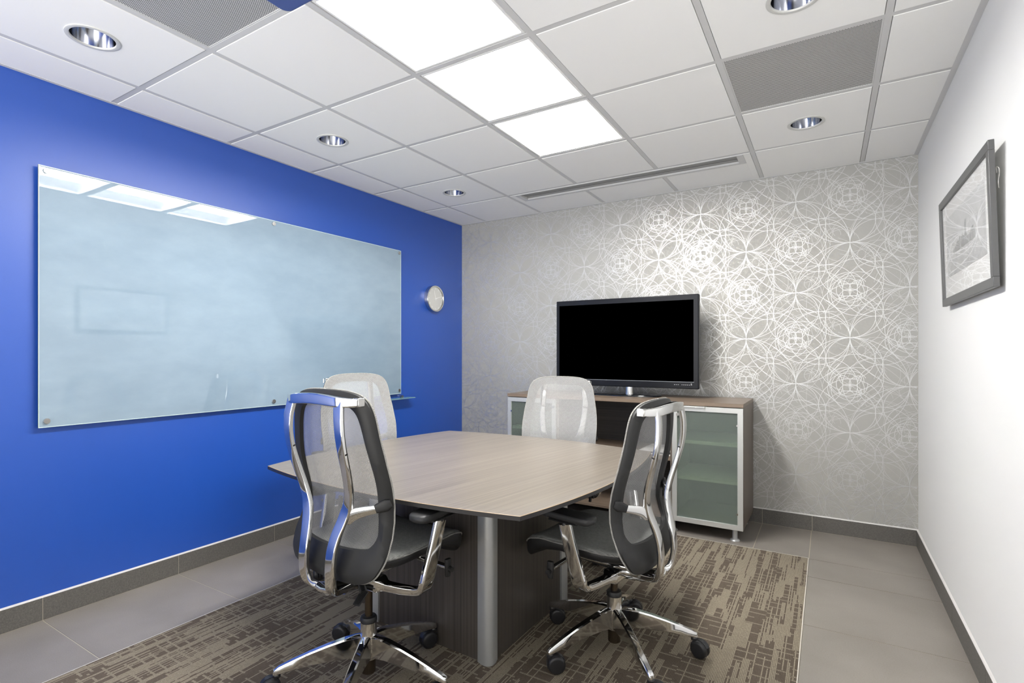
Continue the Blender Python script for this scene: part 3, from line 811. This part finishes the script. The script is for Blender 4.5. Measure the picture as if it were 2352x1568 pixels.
# ------------------------------------------------------------------ table
def table():
    rz = math.radians(-1.8)
    t = thing('conference_table', 'square taupe laminate meeting table with bowed edges and dark pedestal', 'table', (1.366, .856, 0), rz)
    CX, CY, BX, BY = .677, .651, .758, .732
    def outline(sc):   # sc = inset
        pts = []; N = 24
        def side(ax):
            for k in range(N):
                u = -1 + 2 * k / N
                if ax == 0: pts.append((u * (CX - sc), -(CY - sc) - (BY - CY) * (1 - u * u)))
                if ax == 1: pts.append(((CX - sc) + (BX - CX) * (1 - u * u), u * (CY - sc)))
                if ax == 2: pts.append((-u * (CX - sc), (CY - sc) + (BY - CY) * (1 - u * u)))
                if ax == 3: pts.append((-(CX - sc) - (BX - CX) * (1 - u * u), -u * (CY - sc)))
        for a in range(4): side(a)
        return pts
    Z = .740
    b = MB()
    o0, o1, o2, o3 = outline(0), outline(.0018), outline(.052), outline(.055)
    b.cur = 0; b.add([(x, y, Z) for x, y in o2], [tuple(range(len(o2)))])
    b.cur = 1; b.loft([[(x, y, Z) for x, y in o1], [(x, y, Z) for x, y in o2]], True, False)
    b.cur = 2; b.loft([[(x, y, Z - .0014) for x, y in o0], [(x, y, Z) for x, y in o1]], True, False)
    b.cur = 3; b.loft([[(x, y, Z - .029) for x, y in o3], [(x, y, Z - .017) for x, y in outline(.004)], [(x, y, Z - .016) for x, y in o0], [(x, y, Z - .0014) for x, y in o0]], True, False)
    b.add([(x, y, Z - .029) for x, y in o3], [tuple(range(len(o3)))[::-1]])
    b.build('tabletop', [M['table_wood'], M['table_band'], M['edge_worn'], M['under']], t)
    hx, hy, hz = .334, .334, Z - .029
    for nm, a in (('pedestal_panel', (-hx + .0, hx, -hy - .0, -hy + .02)), ('pedestal_panel', (-hx, hx, hy - .02, hy)),
                  ('pedestal_panel', (-hx - .0, -hx + .02, -hy + .02, hy - .02)), ('pedestal_panel', (hx - .02, hx, -hy + .02, hy - .02))):
        p = MB(); p.box(a[0], a[1], a[2], a[3], .0047, hz - .001); p.build(nm, M['dark_wood'], t)
    for sx in (-1, 1):
        for sy in (-1, 1):
            pl = []; r = .028; px, py = sx * (hx + .004), sy * (hy + .004)
            # rounded diamond corner post: two flats closed by a round nose
            pts = [(-.050, .0), (-.050, .012)]
            nose = []
            for k in range(13):
                a = math.radians(100 - 110 * k / 12)
                nose.append((-.012 + .027 * math.cos(a) + .0, -.012 + .027 * math.sin(a)))
            poly = [(-.052, -.004), (-.052, .006), (-.030, .0135)] + nose + [(.0135, -.030), (.006, -.052), (-.004, -.052)]
            poly = [(px + sx * x, py + sy * y) for x, y in poly]
            if sx * sy < 0: poly = poly[::-1]
            p = MB(); p.prism(poly, .0047, hz - .001); p.build('corner_post', M['alu'], t, smooth=35)
table()

# ------------------------------------------------------------------ chair
def superrow(): pass
def make_chair(label, loc, rz, dz):
    t = thing('office_chair', label, 'chair', loc, rz, 'mesh office chairs around the table')
    RZ = [.46, .49, .53, .58, .63, .68, .73, .78, .83, .88, .93, .98, 1.03, 1.08, 1.13]
    RY = [-.160, -.160, -.152, -.130, -.106, -.094, -.094, -.103, -.116, -.128, -.136, -.141, -.145, -.149, -.155]
    half = [(0, 1.124), (.06, 1.123), (.12, 1.118), (.165, 1.106), (.195, 1.083), (.212, 1.05), (.221, 1.01), (.229, .96), (.238, .91), (.243, .86), (.246, .81),
            (.244, .76), (.242, .71), (.243, .66), (.247, .61), (.250, .575), (.240, .535), (.215, .500), (.17, .478), (.10, .467), (0, .464)]
    inner = [(0, 1.078), (.05, 1.077), (.10, 1.073), (.132, 1.064), (.154, 1.045), (.168, 1.015), (.177, .98), (.185, .94), (.193, .90), (.199, .86), (.202, .81),
             (.199, .76), (.196, .71), (.198, .67), (.202, .64), (.198, .615), (.185, .596), (.165, .586), (.13, .580), (.07, .576), (0, .575)]
    def full(h): return [(x, z) for x, z in h] + [(-x, z) for x, z in h[-2:0:-1]]
    ho = smoothpath(half, 3); hi = smoothpath(inner, 3)
    O, I = full(ho), full(hi)
    def Y(x, z):
        w = interp(z, RZ, [.12, .20, .24, .25, .246, .243, .242, .243, .246, .243, .236, .227, .218, .20, .12])
        u = min(1.0, abs(x) / .245)
        return interp(z, RZ, RY) - interp(z, [.47, .60, .72, 1.0, 1.12], [.012, .030, .040, .040, .034]) * (1 - u * u)
    def dzp(p): return (p[0], p[1], p[2] + dz)
    # rim
    b = MB(); n = len(O)
    L = [[(x, Y(x, z), z) for x, z in O], [(x, Y(x, z), z) for x, z in I],
         [(x, Y(x, z) - .016, z) for x, z in I], [(x * .985, Y(x, z) - .026, .79 + (z - .79) * .985) for x, z in [((a[0] * .7 + c[0] * .3), (a[1] * .7 + c[1] * .3)) for a, c in zip(O, I)]],
         [(x, Y(x, z) - .012, z) for x, z in O]]
    b.loft([[dzp(p) for p in l] for l in L], True, False, loop=True)
    rim = b.build('back_rim', M['rim'], t, smooth=50)
    # mesh fabric: concentric grid over the outer loop, just in front of the rim
    b = MB(); K = 10; rings = []
    cz = .80
    for k in range(K + 1):
        s = 1 - k / K * .999
        rings.append([dzp((x * s, Y(x * s, cz + (z - cz) * s) + .0028, cz + (z - cz) * s)) for x, z in O])
    b.loft(rings, True, False)
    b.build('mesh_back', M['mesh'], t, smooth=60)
    b = MB(); b.tube([dzp((x * 1.004, Y(x, z) + .001, .79 + (z - .79) * 1.004)) for x, z in O] + [dzp((O[0][0], Y(*O[0]) + .001, O[0][1]))], .0030, 6)
    b.build('piping', M['piping'], rim, smooth=60)
    # chrome back frame: two S-shaped spars, top bar, side forks, foot
    SP = [(.131, -.234, 1.096), (.135, -.239, 1.066), (.141, -.243, 1.03), (.145, -.242, .98), (.146, -.234, .93), (.144, -.221, .88), (.139, -.206, .83),
          (.130, -.193, .78), (.115, -.187, .73), (.098, -.194, .68), (.083, -.209, .63), (.076, -.221, .58), (.075, -.227, .53), (.073, -.225, .485),
          (.064, -.214, .447), (.044, -.185, .424), (.022, -.135, .412), (.008, -.07, .408)]
    b = MB()
    for s in (-1, 1):
        pts = smoothpath([dzp((s * x, y, z)) for x, y, z in SP], 4)
        N = len(pts)
        w = []; d = []
        for i, p in enumerate(pts):
            z = p[2] - dz
            w.append(interp(z, [.40, .45, .50, .70, .74, .9, 1.08], [.026, .038, .042, .046, .038, .036, .042]))
            d.append(interp(z, [.40, .45, .50, .70, .9, 1.08], [.026, .024, .018, .018, .017, .016]))
        b.sweep(pts, w, d, (1, 0, 0), 24, 6.5)
        # fork out to the lumbar joint
        fk = smoothpath([dzp((s * x, y, z)) for x, y, z in ((.108, -.190, .680), (.124, -.184, .698), (.150, -.172, .712), (.190, -.148, .723), (.232, -.124, .733))], 4)
        k = len(fk); b.sweep(fk, [interp(i / (k - 1), [0, .15, .4, 1], [.030, .046, .040, .026]) for i in range(k)], [.015] * k, (0, 0, 1), 14, 3.2)
    tb = smoothpath([dzp(p) for p in ((-.184, -.202, 1.086), (-.152, -.228, 1.088), (-.118, -.238, 1.090), (-.06, -.243, 1.094), (0, -.244, 1.096), (.06, -.243, 1.094), (.118, -.238, 1.090), (.152, -.228, 1.088), (.184, -.202, 1.086))], 4)
    k = len(tb); b.sweep(tb, [.024 + .014 * math.sin(PI * i / (k - 1)) ** .5 for i in range(k)], [.023] * k, (0, 0, 1), 24, 6.5)
    # foot of the frame and collar
    b.sweep([dzp(p) for p in ((-.045, -.195, .432), (0, -.203, .430), (.045, -.195, .432))], [.030] * 3, [.018] * 3, (0, 1, 0), 12, 3)
    b.tube([dzp((0, -.185, .420)), dzp((0, -.115, .408)), dzp((0, -.112, .408)), dzp((0, -.02, .404))], [.020, .029, .026, .032], 20)
    fr = b.build('back_frame', M['chrome'], t, smooth=45)
    for s in (-1, 1):
        j = MB(); j.sweep([dzp((s * .1462, -.2315, .922)), dzp((s * .1460, -.2300, .917))], [.0385] * 2, [.0185] * 2, (1, 0, 0), 16, 3.4); j.build('joint', M['black'], fr)
        j = MB()   # black lumbar clamp on the rim
        j.sweep([dzp((s * .205, -.142, .728)), dzp((s * .236, -.124, .742)), dzp((s * .246, -.112, .748))], [.030, .042, .026], [.016, .022, .016], (0, 0, 1), 14, 4)
        j.build('lumbar_clamp', M['black'], t, smooth=45)
        j = MB(); j.box(s * .176 - .016, s * .176 + .016, -.205, -.176, 1.072 + dz, 1.102 + dz); j.build('top_bracket', M['steel'], t, bevel=.003)
        j = MB(); j.cyl(dzp((s * .176, -.2052, 1.087)), dzp((s * .176, -.208, 1.087)), .0075, n=14); j.build('bolt', M['black'], fr, smooth=40)
    # seat
    def plan(sc, yo=0):
        pts = []
        w, f, r = .246, .335, -.165
        ctl = [(0, f), (.12, f - .003), (.19, f - .022), (.229, f - .075), (.243, .17), (.246, .05), (.238, -.06), (.212, -.13), (.15, -.165), (0, -.172)]
        h = smoothpath(ctl, 4); c = .08
        hh = [(x * sc, c + (y - c) * sc + yo) for x, y in h]
        return hh + [(-x, y) for x, y in hh[-2:0:-1]]
    def top(x, y):
        z = .548 + .010 * (abs(x) / .24) ** 2
        z += interp(y, [-.17, -.05, .10, .22, .28, .335], [.004, .0, .006, .006, -.010, -.052])
        return z
    b = MB(); rings = []
    for s in (1.0, .98, .94, .86, .74, .58, .4, .2, .002):
        drop = {1.0: .012, .98: .004}.get(s, 0)
        rings.append([dzp((x, y, top(x, y) - drop)) for x, y in plan(s)])
    b.loft(rings, True, False)
    b.build('seat', M['seat_mesh'], t, smooth=60)
    b = MB()
    rings = []
    for s, dd in ((1.0, .0125), (1.004, .019), (1.0, .027), (.985, .035), (.955, .042), (.90, .048), (.3, .050)):
        rings.append([dzp((x, y, top(x, y) - dd - (.040 * min(1, (dd - .0125) / .03)) * min(1, max(0, (y - .13) / .2)) ** 1.3)) for x, y in plan(s)])
    b.loft(rings, True, True)
    sf = b.build('seat_shell', M['black'], t, smooth=50)
    b = MB(); pl = plan(1.002); b.tube([dzp((x, y, top(x, y) - .010)) for x, y in pl + pl[:1]], .0034, 6); b.build('piping', M['seat_piping'], sf, smooth=60)
    # mechanism under the seat
    b = MB(); b.sweep([dzp((0, -.09, .446)), dzp((0, -.02, .440)), dzp((0, .10, .450)), dzp((0, .20, .465))], [.08, .11, .13, .12], [.04, .056, .048, .036], (1, 0, 0), 20, 4)
    mech = b.build('mechanism', M['black'], t, smooth=45)
    b = MB()
    for s in (-1, 1):
        b.sweep(smoothpath([dzp((s * .13, -.13, .474)), dzp((s * .125, 0, .472)), dzp((s * .12, .14, .476)), dzp((s * .12, .23, .488))], 3), .018, .014, (0, 0, 1), 12, 3)
        b.cyl(dzp((s * .075, .0, .445)), dzp((s * .075, .0, .474)), .007, n=12); b.cyl(dzp((s * .075, -.04, .445)), dzp((s * .075, -.04, .474)), .007, n=12)
    b.build('seat_rail', M['chrome'], t, smooth=45)
    # tilt paddle and height paddle
    b = MB(); b.cyl(dzp((.03, -.06, .405)), dzp((.075, -.085, .388)), .014, n=16); b.sweep([dzp((.07, -.078, .392)), dzp((.078, -.103, .379)), dzp((.083, -.126, .366))], [.034, .032, .028], [.010] * 3, (1, .2, 0), 12, 3); b.build('tilt_lever', M['black'], t, smooth=45)
    for s in (-1, 1):
        b = MB(); b.cyl(dzp((s * .12, .145, .455)), dzp((s * .262, .150, .452)), .010, n=14); b.build('lever_shaft', M['chrome'], t, smooth=45)
        b = MB(); b.sweep([dzp((s * .266, .150, .482)), dzp((s * .268, .150, .452)), dzp((s * .266, .150, .418))], [.026, .032, .022], [.016] * 3, (0, 1, 0), 14, 3); b.cyl(dzp((s * .27, .15, .447)), dzp((s * .288, .15, .447)), .010, n=14); b.build('lever_knob', M['black'], t, smooth=45)
    # arms
    for s in (-1, 1):
        b = MB()
        ar = smoothpath([dzp((s * x, y, z)) for x, y, z in ((.008, -.034, .410), (.060, -.032, .411), (.100, -.028, .410), (.130, -.024, .408), (.190, -.012, .408), (.245, .0, .412), (.278, .006, .424), (.290, .012, .452), (.298, .026, .52), (.306, .042, .59), (.313, .056, .660))], 4)
        k = len(ar)
        b.sweep(ar, [interp(i / (k - 1), [0, .2, .28, .50, .68, 1], [.062, .060, .036, .034, .060, .050]) for i in range(k)], [interp(i / (k - 1), [0, .2, .28, .5, 1], [.052, .050, .030, .026, .018]) for i in range(k)], (0, 1, 0), 24, 7)
        arm = b.build('arm_post', M['chrome'], t, smooth=45)
        b = MB(); b.cyl(dzp((s * .312, .058, .655)), dzp((s * .310, .060, .676)), .012, n=14)
        b.sweep([dzp((s * .310, .0, .672)), dzp((s * .306, .12, .672))], [.052, .05], [.010] * 2, (1, 0, 0), 12, 3); b.build('pad_bracket', M['black'], arm, smooth=45)
        b = MB(); out = [(.0, -.072), (.028, -.066), (.041, -.045), (.044, 0), (.043, .08), (.040, .15), (.030, .182), (0, .19)]
        h = smoothpath(out, 4); pl = h + [(-x, y) for x, y in h[-2:0:-1]]
        rings = []
        for sc, z in ((.90, .676), (.985, .680), (1.0, .688), (.99, .696), (.93, .7005), (.6, .7015), (.05, .702)):
            rings.append([dzp((s * (.296 - (y) * .10) + x * sc, .01 + y * sc, z)) for x, y in pl])
        b.loft(rings, True, True); b.build('arm_pad', M['pad'], t, smooth=50)
    # gas column
    b = MB(); b.cyl((0, 0, .24), dzp((0, 0, .40)), .0145, n=24); b.build('gas_column', M['gun'], t, smooth=40)
    b = MB(); b.lathe([(.0285, .234), (.0315, .236), (.0315, .248), (.028, .254), (.0145, .256)], n=28); b.build('column_collar', M['black'], t, smooth=40)
    b = MB(); b.lathe([(.026, .10), (.026, .045), (.020, .040), (.0005, .040)], n=28); b.build('column_tube', M['gun'], t, smooth=40)
    b = MB(); b.lathe([(.0005, .100), (.034, .100), (.036, .11), (.036, .165), (.033, .182), (.0305, .192), (.0300, .234), (.0005, .2345)], n=36); b.build('base_hub', M['chrome'], t, smooth=40)
    for k in range(5):
        th = BASE_ANG + k * 2 * PI / 5 - rz
        R = Matrix.Rotation(th - PI / 2, 4, 'Z')
        b = MB(); rings = []
        prof = [(.020, .188, .104, .040), (.050, .186, .106, .038), (.09, .179, .106, .035), (.15, .164, .103, .032), (.21, .146, .097, .030), (.27, .125, .088, .028), (.315, .107, .080, .026), (.332, .099, .0765, .024), (.337, .091, .0765, .020)]
        for y, zt, zb, w in prof:
            rings.append([(-w * .5, y, zb + .004), (-w * .34, y, zb), (w * .34, y, zb), (w * .5, y, zb + .004), (w * .46, y, zt - .005), (w * .30, y, zt), (-w * .30, y, zt), (-w * .46, y, zt - .005)])
        b.loft(rings, True, True); b.cyl((0, .326, .095), (0, .326, .0745), .0115, n=16)
        b.xf(R); leg = b.build('base_leg', M['chrome'], t, smooth=40)
        cs = MB(); ca = SWIV[k]; q = Matrix.Rotation(ca, 4, 'Z')
        cs.cyl((0, 0, .084), (0, 0, .050), .008, n=14); cs.cyl((0, 0, .077), (0, 0, .068), .014, n=16)
        for sx in (-1, 1):
            s0 = len(cs.v)
            cs.lathe([(.0005, .024), (.024, .024), (.030, .0225), (.034, .018), (.0355, .012), (.0355, .0035), (.030, .002), (.0005, .002)], n=32)
            cs.xf(Matrix.Translation((0, -.024, .0400)) @ Matrix.Rotation(sx * PI / 2, 4, 'Y'), s0)
        s0 = len(cs.v)   # hood over the wheels
        hood = []
        for x in (-.010, .010):
            hood.append([(x, -.024 + r_ * math.cos(a), .040 + r_ * math.sin(a)) for r_, rng in ((.0375, range(0, 9)), (.028, range(8, -1, -1))) for a in [math.radians(-20 + 22 * i) for i in rng]])
        cs.loft(hood, True, True)
        cs.xf(Matrix.Translation(R @ Vector((0, .326, 0.0))) @ q)
        cs.build('caster', M['rubber'], leg, smooth=45)
    return t

def deg(a): return math.radians(a)
# chairs are built facing +y; heading h (direction of the seat front) -> rotation h-90
BASE_ANG = deg(9); SWIV = [deg(-50), deg(-18), deg(-70), deg(-20), deg(-45)]
make_chair('mesh office chair seen from behind, on the left at the near end of the table', (1.364, .177, .004), deg(86.15 - 90), 0.0)
BASE_ANG = deg(25); SWIV = [deg(-12), deg(20), deg(35), deg(42), deg(10)]
make_chair('mesh office chair with its back to us on the right side of the table', (2.085, .870, .004), deg(175.1 - 90), -0.0576)
BASE_ANG = deg(40); SWIV = [deg(60), deg(130), deg(250), deg(160), deg(20)]
make_chair('mesh office chair facing us between the table and the blue wall, under the glass shelf', (.526, .997, .004), deg(-13.9 - 90), -0.002)
BASE_ANG = deg(60); SWIV = [deg(60), deg(130), deg(250), deg(160), deg(20)]
make_chair('mesh office chair facing us between the table and the sideboard', (1.386, 1.715, .004), deg(-80.6 - 90), -0.030)

# ------------------------------------------------------------------ camera, world, view
cam = bpy.data.cameras.new('camera'); co = bpy.data.objects.new('camera', cam); COL.objects.link(co)
FPX, PX, PY = 1208.97, 1158.37, 810.25
cam.sensor_fit = 'HORIZONTAL'; cam.sensor_width = 36.0; cam.lens = 36.0 * FPX / 2352.0
cam.shift_x = (1176.0 - PX) / 2352.0
cam.shift_y = (PY - 784.0) / 2352.0
cam.clip_start = .02
co.location = (2.849, -1.257, 1.255)
co.rotation_euler = (PI / 2, 0, math.radians(31.552))
SC.camera = co
w = bpy.data.worlds.new('world'); SC.world = w; w.use_nodes = True
nt = w.node_tree; bg = nt.nodes['Background']   # added fill light, stronger below the horizon to lift the ceiling
tc = nt.nodes.new('ShaderNodeTexCoord'); sp = nt.nodes.new('ShaderNodeSeparateXYZ'); nt.links.new(tc.outputs['Generated'], sp.inputs[0])
rp = nt.nodes.new('ShaderNodeMapRange'); nt.links.new(sp.outputs[2], rp.inputs[0])
rp.inputs[1].default_value = -0.05; rp.inputs[2].default_value = 0.05; rp.inputs[3].default_value = WORLD * 1.75; rp.inputs[4].default_value = WORLD * 0.42
nt.links.new(rp.outputs[0], bg.inputs[1]); bg.inputs[0].default_value = (1.0, .985, .96, 1)
SC.view_settings.view_transform = 'Standard'
try: SC.view_settings.look = 'None'
except Exception: pass
SC.view_settings.gamma = 1.0
SC.view_settings.use_curve_mapping = False
SC.view_settings.exposure = EXPO
cy = SC.cycles
cy.max_bounces = 14; cy.diffuse_bounces = 8; cy.glossy_bounces = 6; cy.transmission_bounces = 8; cy.transparent_max_bounces = 12
cy.use_denoising = True; cy.adaptive_threshold = 0.015
cy.sample_clamp_indirect = 30.0
cy.blur_glossy = 0.3
